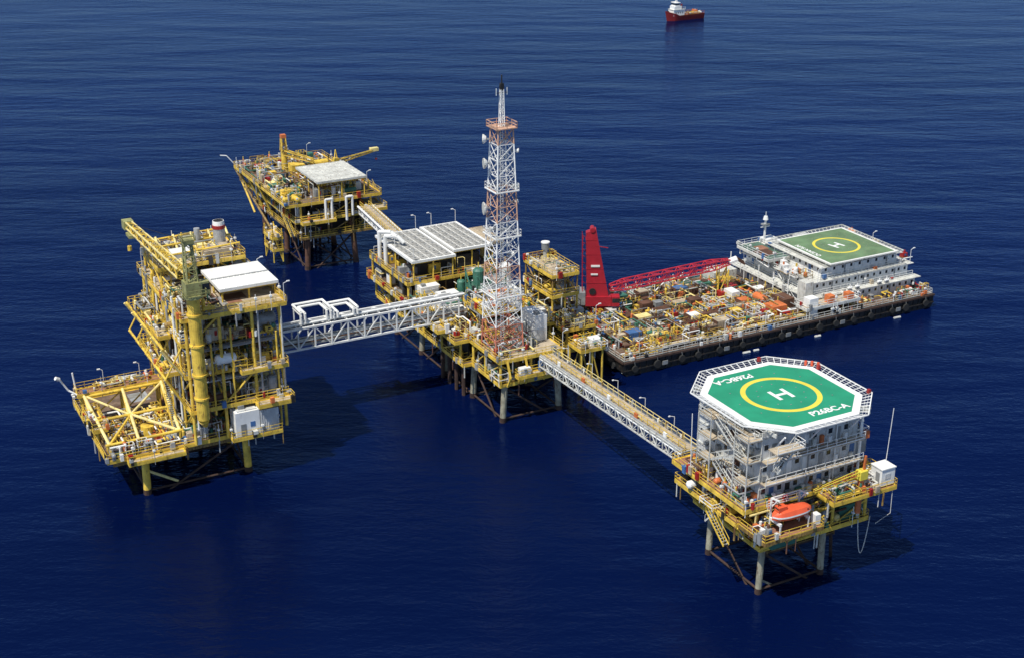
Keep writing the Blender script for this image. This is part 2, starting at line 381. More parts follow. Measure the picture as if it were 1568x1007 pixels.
g.rail([(13.4,-3.6,33.4),(17,-3.6,33.4),(17,-.4,33.4),(13.4,-.4,33.4)],'olive',True)
g.box(14,16.4,-3.2,-.8,33.5,35.6,'olive'); g.box(16.45,17.7,-3,-1.6,33.5,35.5,'olive'); g.box(16.6,17.72,-3.02,-1.8,34.2,35.2,'glass')
latt(g,(15.2,-2,35.5),(15.2,-1.6,41.5),1.7,1.1,'olive','olive',6,.2)
g.box(14.4,16,-2.6,-1,41.5,42.2,'olive'); g.rail([(14.2,-2.9,42.2),(16.2,-2.9,42.2),(16.2,-.8,42.2),(14.2,-.8,42.2)],'olive',True,h=.7)
latt(g,(14.4,0,36.4),(11.6,20.5,38.6),1.5,1.0,'yellow_pale','yellow',16,.2)
g.box(10.8,12.4,20.4,22.2,37.8,39.2,'olive'); g.box(10.9,12.3,18,20.3,37.0,37.5,'olive'); g.beam((15.2,-1.4,41.8),(11.6,20,39.0),.07,'dark'); g.beam((11.6,21.8,37.8),(11.6,21.8,34.4),.06,'dark'); g.cyl((11.6,21.8,33.8),(11.6,21.8,34.6),.35,'yellow',8)
g.build('pedestal_crane',rt)
g=G()
g.path([(-.6,15,13),(-2,15.5,14),(-3.2,15.5,16.2)],.16,'white'); g.path([(-.6,16.5,13),(-.9,16.5,16.5)],.14,'white'); g.cyl((-3.2,15.5,16.2),(-3.8,15.3,16.6),.32,'white',8)
lamp_post(g,4,17,13.2,2.6,-.6); lamp_post(g,10,17,13.2,2.6,-.6)
g.build('fire_monitor_booms',rt)

# ================================================================ WELLHEAD PLATFORM (back)
rt=root('wellhead_platform',(-46.0,303.3))
g=G()
jacket(g,[(0,1),(11,1),(0,15),(11,15),(0,31),(11,31)],7.6,r=.65,m='rust',double=True)
for x in (3,5,7,9):
    for y in (18,21,24): g.cyl((x,y,-4),(x,y,8),.35,'rust_dark',8)
g.build('jacket',rt)
g=G()
g.deck(-2,16,0,33,8,'deck_brown','yellow_old'); g.deck(-3,16,0,35,12,'deck_brown'); g.deck(-5,18,0,38,16,'deck_brown')
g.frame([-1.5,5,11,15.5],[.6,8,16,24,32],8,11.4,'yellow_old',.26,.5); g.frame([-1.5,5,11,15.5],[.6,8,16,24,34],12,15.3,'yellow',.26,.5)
for x in (-4.5,2,8,14): g.cyl((x,37.7,15.6),(x+1.5,30,6),.26,'yellow',9); 
for y in (20,27,34): g.cyl((-4.8,y,15.4),(-1.8,y,8),.24,'yellow',8)
g.cyl((-4.8,38,15.5),(-1,24,3),.28,'yellow_old',8)
for z,c in ((8,70),(12,100)): g.clutter(-1.5,15.5,.8,32,z,c,3)
g.box(2,14,3.5,3.8,8.1,15.2,'dark'); g.box(.6,.9,4,31,8.1,15.2,'dark')  # added black sheets standing in for shade inside the lower levels
g.clutter(-4,17.5,15.5,37,16,140,2.2,['orange','orange','red','yellow','yellow_pale','deck_tan','green','white','blue','rust','dark'],.8)
g.clutter(-4.5,2,1,15,16,34,3,['green','yellow','galv','yellow','dark']); g.clutter(3,17.5,1,14,16,40,3,['green','grey','yellow','white'])
corr_roof(g,2.8,14.6,.4,14.6,20.4,'white_old','yellow',16,.9)
g.deck(14,18.5,-2,6,13,'deck_tan'); g.deck(-2,6,-2,-.2,12,'deck_tan')
for x in (4,9): g.path([(x,-.8,11),(x,-.8,16.5),(x+1.5,-.8,16.5),(x+1.5,-.8,12)],.3,'white')
g.cyl((4.6,27.9,16),(4.6,27.9,21),.75,'yellow',14); latt(g,(4.6,27.9,21),(4.6,27.9,24.2),1.3,.9,'yellow','yellow_old',4,.22); g.box(4,5.2,27.3,28.5,24.2,25,'orange')
latt(g,(4.8,27.5,20.6),(10,22,19.2),1.1,.7,'yellow','yellow_old',6,.2)
g.box(4.8,8,23,26,16.1,18.4,'yellow'); g.vessel_h(12,24,18.0,4,.8,'yellow',0)
crane(g,13.5,16.5,16,18.6,(25.0,19.5,20.6),'yellow',.5); g.box(23.6,25.6,19,20.2,20.4,21.2,'yellow_pale')
g.path([(-4.5,38,16),(-6.5,38.5,18.6),(-8,38.8,18.8)],.13,'white')
for x,y in ((-4.8,20),(-4.8,30),(17.8,8),(17.8,20),(8,38),(14,38)): lamp_post(g,x,y,16,3)
g.deck(-6.8,-4.2,6,12,4.2,'deck_tan'); g.deck(-6.8,-4.2,6,12,7,'deck_tan'); g.frame([-6.6,-4.4],[6.2,11.8],1,9,'yellow',.16,1,)
g.stair(-3.6,2,8,12,6,1); g.stair(18.2,2,12,16,6,1)
g.build('topsides',rt)

# ================================================================ PROCESSING PLATFORM (centre)
rt=root('central_processing_platform',(-1,224.5))
g=G()
jacket(g,[(0,.6),(10.6,.6),(0,12.4),(10.6,12.4),(0,24),(10.6,24),(0,35),(10.6,35),(0,47),(10.6,47)],7,r=.55,m='leg_old')
jacket(g,[(17.5,9),(23,9),(17.5,27),(23,27)],7,r=.5,m='rust')
for y in (14,17,20,23): g.cyl((-1.5,y,-4),(-1.5,y,7),.4,'rust_dark',8)
g.build('jacket',rt)
g=G()
g.deck(-1.2,11,0,11,7.5,'deck_brown'); g.deck(-3,16,11.1,51,7.5,'deck_brown')
g.deck(-1.6,11.4,-.4,11,12.2,'deck_tan'); g.deck(-4.6,16,11.1,52,12.2,'deck_brown')
g.deck(16.2,23.6,7,30,8,'deck_brown'); g.deck(16.2,23.2,8,29,11.6,'deck_brown'); g.deck(17,22.8,14,25,16,'deck_tan')
g.frame([-1,5,10.8],[.2,6,10.8],7.5,11.5,'yellow',.26,.5); g.frame([-3,3,9,15.5],[12,20,28,36,44,51],7.5,11.5,'yellow',.26,.6)
g.frame([17,20.5,23],[8.3,15,22,28.8],8,11.2,'yellow',.22,.6); g.frame([17.3,20,22.6],[14.3,19.5,24.7],11.6,15.4,'yellow',.2,.6); g.frame([17.3,20,22.6],[14.3,19.5,24.7],16,20,'yellow_old',.18,.8)
g.deck(17,22.8,14,25,20,'deck_tan')
g.frame([16.8,19,21.2],[2.5,6.8],1,9.4,'yellow',.2,.5); g.deck(16.5,21.6,2.2,6.9,9.6,'deck_tan'); g.box(19.2,21.3,2.8,4.8,9.7,11.0,'white')
g.box(2,9,4,4.3,7.6,11.4,'dark'); g.box(0,15,13,13.3,7.6,11.4,'dark'); g.box(-1,-.7,13,50,7.6,11.4,'dark'); g.box(18,22.5,11,11.2,8.1,11.1,'dark')  # black backing sheets added as painted shade behind the deck openings
g.clutter(-.8,10.6,.4,10.5,7.5,54,3); g.clutter(-2.6,15.5,12,50,7.5,110,3)
g.clutter(16.8,23.2,7.5,29,8,60,3); g.clutter(16.5,22.9,8.5,28.5,11.6,80,2.2,['yellow','yellow_pale','galv','deck_tan','grey','white','yellow_old','dark','rust'],.85); g.clutter(17.3,22.4,14.5,24.5,16,36,3.2,['yellow','galv','deck_tan','yellow_old','dark']); g.clutter(17.3,22.3,14.5,24.5,20,12,1.2,['yellow','galv','yellow_old','deck_tan'],.7)
g.clutter(16.8,21.4,2.6,6.6,9.6,14,1.2,None,.6)
g.build('lower_decks',rt)
g=G()
g.box(8.2,10.6,4.5,9.5,12.3,17.0,'white'); g.box(8.6,10.2,4.44,4.49,12.6,14.6,'panel'); g.box(8.15,8.19,6,7,12.5,14.5,'grey')
g.box(8.6,9.4,5,6,17,17.6,'grey'); g.box(5.6,8,7.5,10.4,12.3,15,'white_old')
g.clutter(-1,8,.3,10.5,12.2,44,2.0,['white','red','galv','yellow','white_old','orange','dark'],.7)
g.clutter(-4,15.5,11.5,32,12.2,165,3.0,['white','white','grey','green','galv','deck_tan','yellow','white_old','dark','dark'],.9)
g.clutter(-4,-1,12,32,12.2,30,2,['white','yellow','white','red','dark'],.8)
for x,y,w,d,h in ((0,26,4,3,2.6),(4,22,3,3,2.4),(-1,19,3,2.6,2.2),(9,29,4,2.5,2.6),(12,22,3,4,2.6),(-2,31,4,3,3)):
    g.box(x,x+w,y,y+d,12.4,12.4+h,'white'); g.box(x+.3,x+w-.3,y-.05,y-.002,12.9,12.4+h*.8,'panel'); g.box(x+.4,x+1.2,y+.4,y+1.2,12.4+h,12.9+h,'grey')
g.vessel_v(8,26.5,12.2,6.6,1.1,'green'); g.vessel_v(10.6,24,12.2,5.5,1.0,'grey'); g.vessel_v(14,27,12.2,6.5,1.15,'white'); g.vessel_v(5.5,29,12.2,4,.8,'green')
g.frame([6,12],[23,28],12.2,19,'green',.16,.6); g.deck(6,12,23,28,16,'deck_green','green','green')
g.deck(2,10,12,21,16,'deck_grey'); g.frame([2.3,9.7],[12.3,20.7],12.2,15.8,'yellow',.2,.6); g.clutter(2.4,9.6,12.5,20.5,16,34,2.2,['white','grey','galv','orange','yellow','dark'],.8)
g.deck(-4,15.6,33,51.5,16,'deck_brown'); g.frame([-3.6,2.5,9,15.3],[33.4,42,51],12.2,15.6,'yellow',.24,.4); g.clutter(-3.4,15,33.6,50.5,16,70,2.6,['white','grey','yellow','galv','dark']); g.clutter(-3.4,15,33.6,50.5,12.2,70,3,['white','grey','yellow','galv','dark'])
g.box(0,13,36,49,16.1,18.8,'dark'); g.box(-2,14,35.5,35.7,12.3,15.4,'dark')  # black block and sheet added to paint shade under roofs and deck
for x0,x1,y0,y1 in ((-2.8,6.3,33,51),(7.2,15.4,35.5,51.5)):
    corr_roof(g,x0,x1,y0,y1,20.2,'white','yellow',16,30)
    nx=5;ny=8;W=(x1-x0-.8)/nx;D=(y1-y0-.8)/ny
    for i in range(nx):
        for j in range(ny):
            a=x0+.4+i*W;b=y0+.4+j*D; g.box(a+.14,a+W-.14,b+.22,b+D-.22,20.21,20.36,'solar')
            g.box(a+W*.4,a+W*.6,b+D*.4,b+D*.6,20.361,20.5,'grey')
corr_roof(g,15.8,20.5,40,50,18.8,'deck_tan','yellow',12.2,.7)
for y in (45,48): g.path([(-3.2,y,16),(-3.2,y,21.9),(-1.5,y-2,22.2),(-.5,y-3,21)],.42,'white',10)
for x,y in ((-2.5,33),(6.5,52),(10,52),(15.5,52),(15.5,36),(-2.5,42)): lamp_post(g,x,y,20,2.6,-.7)
g.cyl((20.8,23.4,16),(20.8,23.4,22),.42,'galv',14); g.cyl((20.8,23.4,22),(20.8,23.4,23.2),.75,'grey',14); g.cyl((20.8,23.4,23.2),(20.8,23.4,23.4),.85,'white',14)
g.stair(11.6,2,7.5,12,5,1); g.stair(-4.9,20,12.2,16,5,1)
for x,y in ((11.3,0),(-1.5,0),(23,8),(23,29),(16,15)): lamp_post(g,x,y,12.2,3)
g.deck(-6.6,-4.7,14,20,13.6,'deck_tan')
for x in (0,3.6,7.2,10.8): g.beam((x,-.5,7.2),(x,-1.6,9.2),.3,'yellow'); g.beam((x,-1.6,9.2),(x,-.4,12),.3,'yellow')
g.deck(1.5,10,-1.8,-.5,9.2,'deck_tan'); g.box(2,4,-1.7,-.6,9.3,10.6,'white'); g.box(6,7,-1.7,-.6,9.3,11,'blue'); g.vessel_h(8.6,-1.1,10.1,1.2,.4,'orange',0)
g.build('upper_decks',rt)

# ================================================================ RADIO TOWER
rt=root('lattice_radio_tower',(-1.7,229.2,12.2))
g=G()
H=40.0; n=15
bands=['tower_red','tower_red','white','white','white','tower_orange','white','white','white','tower_orange','tower_orange','white','white','white','tower_orange']
def hw(z): return 2.75-(2.75-1.4)*z/H
for i in range(n):
    z0=H*i/n; z1=H*(i+1)/n; a=hw(z0);b=hw(z1);m=bands[i]
    c0=[(-a,-a,z0),(a,-a,z0),(a,a,z0),(-a,a,z0)];c1=[(-b,-b,z1),(b,-b,z1),(b,b,z1),(-b,b,z1)]
    for k in range(4):
        k2=(k+1)%4
        g.beam(c0[k],c1[k],.2,m); g.beam(c0[k],c1[k2],.09,m); g.beam(c0[k2],c1[k],.09,m); g.beam(c1[k],c1[k2],.11,m)
        mid=(Vector(c0[k])+Vector(c0[k2]))/2; g.beam(mid,(Vector(c0[k])+Vector(c1[k]))/2,.06,m); g.beam(mid,(Vector(c0[k2])+Vector(c1[k2]))/2,.06,m)
    g.beam(c1[0],c1[2],.08,m)
    g.beam((.2,0,z0),(.2,0,z1),.07,'white'); g.beam((-.3,0,z0),(-.3,0,z1),.07,'white'); g.beam((0,.5,z0),(0,.5,z1),.22,'galv',.08)
    for k in range(6): g.beam((-.3,0,z0+k*.45),(.2,0,z0+k*.45),.05,'white')
for z in (H*4/15,H*8/15,H*11/15):
    w=hw(z)+.4
    g.rail([(-w,-w,z),(w,-w,z),(w,w,z),(-w,w,z)],'white',True,w=.06)
    for q in (-w,w): g.beam((-w,q,z),(w,q,z),.16,'white'); g.beam((q,-w,z),(q,w,z),.16,'white')
g.box(-1.9,1.9,-1.9,1.9,H,H+.12,'tower_orange'); g.rail([(-1.9,-1.9,H),(1.9,-1.9,H),(1.9,1.9,H),(-1.9,1.9,H)],'tower_orange',True,w=.09)
latt(g,(0,0,H),(0,0,H+6.4),.75,.5,'white','white',9,.11)
g.cyl((0,0,H+6.2),(0,0,H+8.8),.12,'dark',8); g.box(-.5,.5,-.05,.05,H+6.8,H+6.9,'dark'); g.box(-.28,.28,-.28,.28,H+6.2,H+7.4,'dark')
g.beam((-1,0,H+5.8),(1,0,H+5.8),.1,'dark'); g.beam((-1,0,H+5.4),(-1,0,H+6.6),.1,'white'); g.beam((1,0,H+5.4),(1,0,H+6.6),.1,'white')
def dish(x,y,z,r,ang):
    d=Vector((math.cos(ang),math.sin(ang),0)); c=Vector((x,y,z)); g.cyl(c,c+d*.45,r*.55,'white',18,r); g.cyl(c+d*.45,c+d*.62,r,'white_old',18); g.beam(c,c-d*.7,.25,'grey')
for x,y,z,r,an in ((-2.3,1.2,38,.8,2.6),(-2.5,.6,34.0,.9,2.9),(-2.7,.4,26.2,1.1,2.9),(-2.4,-1.2,23,.45,3.1),(2.0,-1,30,.5,-.6),(2.4,0,26.8,.4,0),(2.2,1,17,.5,-.3),(2,-1,36,.4,-.5)): dish(x,y,z,r,an)
for z in (8,14,20,27,33): g.beam((-2.7,-1,z),(-2.7,-1,z+2),.07,'white'); g.beam((2.5,1,z+1),(2.5,1,z+3),.07,'white')
g.build('tower_lattice',rt)

# ================================================================ BRIDGES
def bridge(name,p,q,w,h,nb,chord,web,deckm,t=.22,top=True):
    p=Vector(p);q=Vector(q);L=(q-p).length
    e=root(name,tuple(p),math.atan2(q.y-p.y,q.x-p.x)); sl=(q.z-p.z)/L
    g=G(); W=w/2
    Z=lambda x,z: z+sl*x
    for y in (-W,W):
        for z in ((0,h) if top else (0,-h)): g.beam((0,y,Z(0,z)),(L,y,Z(L,z)),t*1.3,chord)
    zz=h if top else -h
    for i in range(nb+1):
        x=L*i/nb
        for y in (-W,W): g.beam((x,y,Z(x,0)),(x,y,Z(x,zz)),t,chord)
        g.beam((x,-W,Z(x,0)),(x,W,Z(x,0)),t,chord); g.beam((x,-W,Z(x,zz)),(x,W,Z(x,zz)),t*.9,chord)
        if i<nb:
            x2=L*(i+1)/nb
            for y in (-W,W):
                a,b=((0,zz) if i%2 else (zz,0)); g.beam((x,y,Z(x,a)),(x2,y,Z(x2,b)),t*.8,web)
            g.beam((x,-W if i%2 else W,Z(x,zz)),(x2,W if i%2 else -W,Z(x2,zz)),t*.6,web)
    return e,g,L,Z,W
e,g,L,Z,W=bridge('pipe_bridge',(-40.5,224.6,14),(-10.5,240.6,14),3.4,3.8,11,'white','white','galv',.24)
g.box(.2,L-.2,.2,W-.1,.2,.28,'galv'); g.rail([(0,.3,.3),(L,.3,.3)],'white_old')
for k,(y,z,r,c) in enumerate(((-1.2,.6,.25,'grey'),(-.5,.6,.18,'rust'),(-1.2,1.5,.18,'white_old'),(-.6,1.6,.16,'grey'),(0.1,3.5,.18,'grey'),(-.9,4.3,.2,'white'),(-.3,4.3,.16,'galv'))): g.cyl((-1.5,y,z),(L+1.5,y,z),r,c,9)
for x0,x1,z in ((4.0,9.5,6.2),(10.0,14.5,5.4)):
    for o in (0,.75):
        g.path([(x0+o,-1.1,4.4),(x0+o,-1.1,z+.3-o*.4),(x0+o,3.0-o,z+.3-o*.4),(x1-o,3.0-o,z+.3-o*.4),(x1-o,-1.1,z+.3-o*.4),(x1-o,-1.1,4.4)],.24,'white',9)
    for x in (x0,x1): g.beam((x,2.6,3.8),(x,2.6,z),.18,'white'); g.beam((x,-1.5,z-.3),(x,3,z-.3),.18,'white')
g.build('truss',e)
e,g,L,Z,W=bridge('footbridge',(6.2,226.6,12.2),(26.3,185.2,14.8),3.0,1.9,26,'white_old','white_old','deck_tan',.15,top=False)
N=30
for i in range(N):
    a=L*i/N;b=L*(i+1)/N-.05
    g.add([(a,-.9,Z(a,.12)),(b,-.9,Z(b,.12)),(b,1.0,Z(b,.12)),(a,1.0,Z(a,.12)),(a,-.9,Z(a,.04)),(b,-.9,Z(b,.04)),(b,1.0,Z(b,.04)),(a,1.0,Z(a,.04))],[(0,1,2,3),(7,6,5,4),(0,4,5,1),(1,5,6,2),(2,6,7,3),(3,7,4,0)],'deck_tan')
for y in (-1.0,1.1):
    for k in (.55,1.15): g.beam((0,y,Z(0,.1+k)),(L,y,Z(L,.1+k)),.08,'yellow' if y<0 else 'yellow_pale')
    for i in range(27): x=L*i/26; g.beam((x,y,Z(x,0)),(x,y,Z(x,1.25)),.08,'yellow' if y<0 else 'yellow_pale')
for y,z,r,c in ((-1.35,.25,.16,'galv'),(-1.35,-.5,.2,'white'),(1.35,.3,.13,'galv'),(1.4,-.4,.22,'blue'),(-.6,-.7,.2,'grey'),(.3,-.8,.25,'white_old')): g.cyl((0,y,Z(0,z)),(L,y,Z(L,z)),r,c,7)
for i in range(5):
    x=L*(i+.6)/5.4; g.beam((x,1.4,Z(x,0)),(x,1.4,Z(x,2.6)),.07,'white'); g.beam((x,1.4,Z(x,2.6)),(x-.2,.6,Z(x,2.8)),.07,'white'); g.box(x-.25,x-.05,.4,.7,Z(x,2.7),Z(x,2.85),'white')
    g.box(x+1,x+1.8,-1.2,-.9,Z(x,.3),Z(x,1.1),'orange' if i%2 else 'white')
for i in range(24):
    x=R.uniform(1,L-1); g.box(x,x+.3,1.0,1.25,Z(x,.2),Z(x,R.uniform(.5,1.3)),R.choice(['grey','white','yellow_old','galv']))
g.build('truss',e)
e,g,L,Z,W=bridge('footbridge',(-33.5,306,14.5),(-22.5,276,16.2),2.6,1.6,16,'white','white','deck_tan',.16,top=False)
g.beam((0,0,Z(0,.1)),(L,0,Z(L,.1)),1.9,'deck_tan',.08)
for y in (-1,1):
    for k in (.55,1.15): g.beam((0,y,Z(0,.1+k)),(L,y,Z(L,.1+k)),.08,'yellow')
    for i in range(19): x=L*i/18; g.beam((x,y,Z(x,0)),(x,y,Z(x,1.25)),.08,'yellow')
for y,r,c in ((-1.5,.25,'white'),(1.45,.2,'galv'),(1.9,.2,'white')): g.cyl((0,y,Z(0,.1)),(L,y,Z(L,.1)),r,c,8)
g.build('truss',e)

# ================================================================ LIVING QUARTERS PLATFORM
O=(34.3,168.5)
rt=root('living_quarters_platform',O)
g=G()
jacket(g,[(1.2,1),(12,1),(1.2,13),(12,13)],7,r=.48,m='leg_old',batter=.02)
for y in (4,7): g.cyl((17,y,-4),(16,y,7),.25,'rust_dark',8)
g.cyl((12.5,1.3,7),(12.5,1.3,-3),.2,'rust_dark',8); g.beam((1.2,1,2.2),(4,1.5,.2),.3,'leg_old')
g.build('jacket',rt)
g=G()
g.deck(0,19.4,0,16,8,'deck_brown'); g.box(3,15,2,12,5.2,5.5,'rust_dark'); g.rail([(3,2,5.5),(15,2,5.5),(15,12,5.5),(3,12,5.5)],'yellow_old',True)
for x,y in ((3,2),(15,2),(15,12),(3,12)): g.beam((x,y,5.2),(x,y,8),.15,'yellow_old')
g.deck(-2.4,7.6,-3.9,2,11.6,'deck_red','yellow_old'); g.deck(-2.8,7.5,2.1,17,11.6,'deck_red'); g.deck(7.7,19.2,.5,17,11.4,'deck_brown')
g.deck(-3,20.4,.4,17.6,14.5,'deck_red'); g.deck(9.5,20.8,-3.4,.3,14.3,'deck_red')
g.frame([.4,6.6,13,19],[.5,6,11,15.6],8,11,'yellow',.24,.6); g.frame([-.5,6.6,13,19],[.6,6,11,16],11.4,14,'yellow',.24,.4)
for x in (0,3.5,7): g.cyl((x,-3.6,11.2),(x,.2,7.6),.2,'yellow',8); 
for x in (10,14,18,20.4): g.cyl((x,-3.1,13.8),(x,.2,11.2),.18,'yellow',8)
g.clutter(.8,19,.6,5,8,66,2.8); g.clutter(.8,19,5,15,8,40,2.8); g.clutter(7.8,18.8,.7,6,11.4,44,2.2); g.clutter(-2.4,0,3,16,11.6,18,2.2,['yellow','white','yellow','dark'])
g.clutter(-2,7.3,-.8,.3,11.6,14,2.2,['green','grey','white','orange','dark'],.7); g.clutter(-2.2,-.2,-3.6,-.8,11.6,8,1.4,['green','grey','white','rust','dark'],.6)
g.box(1,18,4,4.3,8.1,13.8,'dark'); g.box(2,2.3,4.3,15,8.1,13.8,'dark')  # black sheets added as painted shade deep inside the lower decks
for y in (2,6,10,14): g.beam((-2.6,y,11),(0,y,7.6),.22,'yellow'); g.beam((-2.8,y,14),(-.2,y,11.3),.2,'yellow')
g.box(14.5,18.5,.8,3.6,8.1,10.4,'green'); g.box(2.6,6.2,-.6,1.6,11.7,13.9,'dark'); g.vessel_h(17,1.2,12.6,3,.6,'grey',0); g.box(6.5,7.4,-3.4,-2.4,11.7,13.3,'white')
g.box(1.0,5.4,-1.2,-.4,8.2,10.8,'green')
g.stair(-4.0,3,8,11.4,4.5,1); g.stair(19.6,2,8,14.5,7,1); g.clutter(-2.5,-.3,1,15,14.5,24,1.8,['white','yellow','white','grey','orange'],.7)
g.build('lower_decks',rt)
g=G()
x0,x1,y0,y1=0,16.6,1.2,15.6
zs=[14.5,17.9,21.2,24.4]
g.box(x0,x1,y0,y1,14.52,24.4,'panel')
for z in zs[1:]:
    g.box(x0-.14,x1+.14,y0-.14,y1+.14,z-.16,z+.1,'white_old')
for z0,z1 in zip(zs,zs[1:]):
    n=12
    for i in range(n+1):
        x=x0+(x1-x0)*i/n; g.box(x-.06,x+.06,y0-.07,y0-.002,z0+.12,z1-.18,'panel')
        if i<n and i%2==0: g.box(x+.4,x+1.05,y0-.05,y0-.004,z0+1.45,z0+2.25,'glass'); g.box(x+.32,x+1.13,y0-.09,y0-.052,z0+2.27,z0+2.36,'white')
        elif i<n and R.random()<.5: g.box(x+.35,x+1.15,y0-.05,y0-.004,z0+.14,z0+2.15,R.choice(['grey','blue','white','dark']))
        if R.random()<.5: g.box(x+.2,x+.7,y0-.5,y0-.072,z0+.3,z0+.3+R.uniform(.5,1.4),R.choice(['white','grey','galv','orange','white_old']))
    n=10
    for i in range(n+1):
        y=y0+(y1-y0)*i/n; g.box(x0-.07,x0-.002,y-.06,y+.06,z0+.12,z1-.18,'white_old')
        if i<n and i%2==1: g.box(x0-.05,x0-.004,y+.4,y+1.0,z0+1.45,z0+2.25,'glass')
        if R.random()<.4: g.box(x0-.6,x0-.072,y+.2,y+.9,z0+.4,z0+R.uniform(1,2),R.choice(['white','grey','galv','white_old','rust','orange']))
for z,a,b in ((17.9,0,17.0),(21.2,0,17.0)):
    g.box(a,b,y0-1.4,y0-.145,z-.13,z,'deck_tan'); g.rail([(a,y0-1.4,z),(b,y0-1.4,z)],'white')
    for i in range(7): x=a+(b-a)*i/6; g.beam((x,y0-1.3,z-.2),(x,y0,z-1.2),.1,'white_old')
for k,(z0,z1) in enumerate(zip([8]+zs,zs)):
    g.stair(x0-2.2,3 if k%2 else 10,z0,z1,(6 if k%2 else -6) ,1,'white_old',1.0)
for z in zs[1:3]+[24.4]:
    g.box(x0-2.5,x0-.15,1,4.0,z-.12,z,'deck_tan'); g.rail([(x0-.2,1,z),(x0-2.5,1,z),(x0-2.5,4,z)],'white_old')
    g.box(x0-2.5,x0-.15,9.5,12.5,z-.12,z,'deck_tan'); g.rail([(x0-2.5,9.5,z),(x0-2.5,12.5,z),(x0-.2,12.5,z)],'white_old')
    g.box(x0-1.2,x0-.15,4.01,9.49,z-.12,z,'deck_tan'); g.rail([(x0-1.2,4,z),(x0-1.2,9.5,z)],'white_old')
for y in (1,4,9.5,12.5): g.beam((x0-2.45,y,14.5),(x0-2.45,y,24.4),.13,'white_old')
for i in range(9):
    x=1+i*1.7; g.box(x,x+.9,y0-.7,y0-.2,14.6,15.7,R.choice(['white','grey','green','white_old']))
g.cyl((16.9,.6,14.5),(16.9,.6,24.4),.2,'white',8); g.cyl((16.9,3,14.5),(16.9,3,24.4),.28,'galv',8); g.cyl((8,.9,14.5),(8,.9,24.3),.12,'grey',8); g.cyl((12.7,.9,14.5),(12.7,.9,24.3),.1,'white',8)
g.rail([(x1+.1,y0,24.5),(x0,y0,24.5),(x0,y1,24.5)],'white')
g.box(16.8,19.2,6,12,14.6,19,'panel'); g.box(16.9,19.4,2,5,17.6,20,'grey'); g.clutter(17.2,20,0,14,14.5,22,2.4,['red','white','grey','orange','yellow'],.8)
g.deck(16.8,19.6,2,14,20.4,'deck_grey','white_old','white'); g.clutter(17.2,19.2,2.5,13.5,20.4,9,1.8,['red','white','grey','white'])
g.build('accommodation_block',rt)
g=G()
g.cyl((15.0,-2.3,11),(15.0,-2.3,16.4),.42,'orange',14); g.box(14.4,15.7,-2.9,-1.8,16.4,17.7,'mark_yellow'); g.beam((15.4,-2.3,17.7),(15.5,-2.3,19.8),.28,'orange')
latt(g,(15.0,-2.3,17.4),(6.2,-2.9,16.9),.6,.3,'mark_yellow','orange',11,.09); g.beam((15.5,-2.3,19.8),(6.2,-2.9,17.0),.05,'dark')
g.beam((6.2,-2.9,16.8),(6.2,-2.9,15.4),.05,'dark')
g.box(18.2,20.6,-3.0,-.8,14.5,17.1,'white'); g.box(18.16,18.2,-2.6,-1.8,14.7,16.5,'grey'); g.box(18.8,19.8,-3.04,-3.002,15.6,16.4,'panel'); g.box(18.1,20.7,-3.1,-.7,17.1,17.25,'white')
g.clutter(10,17.9,-3,-.2,14.3,26,1.5,['grey','green','orange','yellow','rust','white','dark'],.6)
g.build('deck_crane',rt)
g=G()
pts=[]
for i in range(21):
    t=i/20; pts.append((17.2+2.2*t,-.3,8.2-5.8*math.sin(math.pi*t)**.8))
g.path(pts,.07,'white_old',6); g.path([(20.2,-3.3,14),(20.3,-3.3,10),(19.4,-1.5,7.6)],.05,'white_old',6)
g.build('hanging_hose',rt)

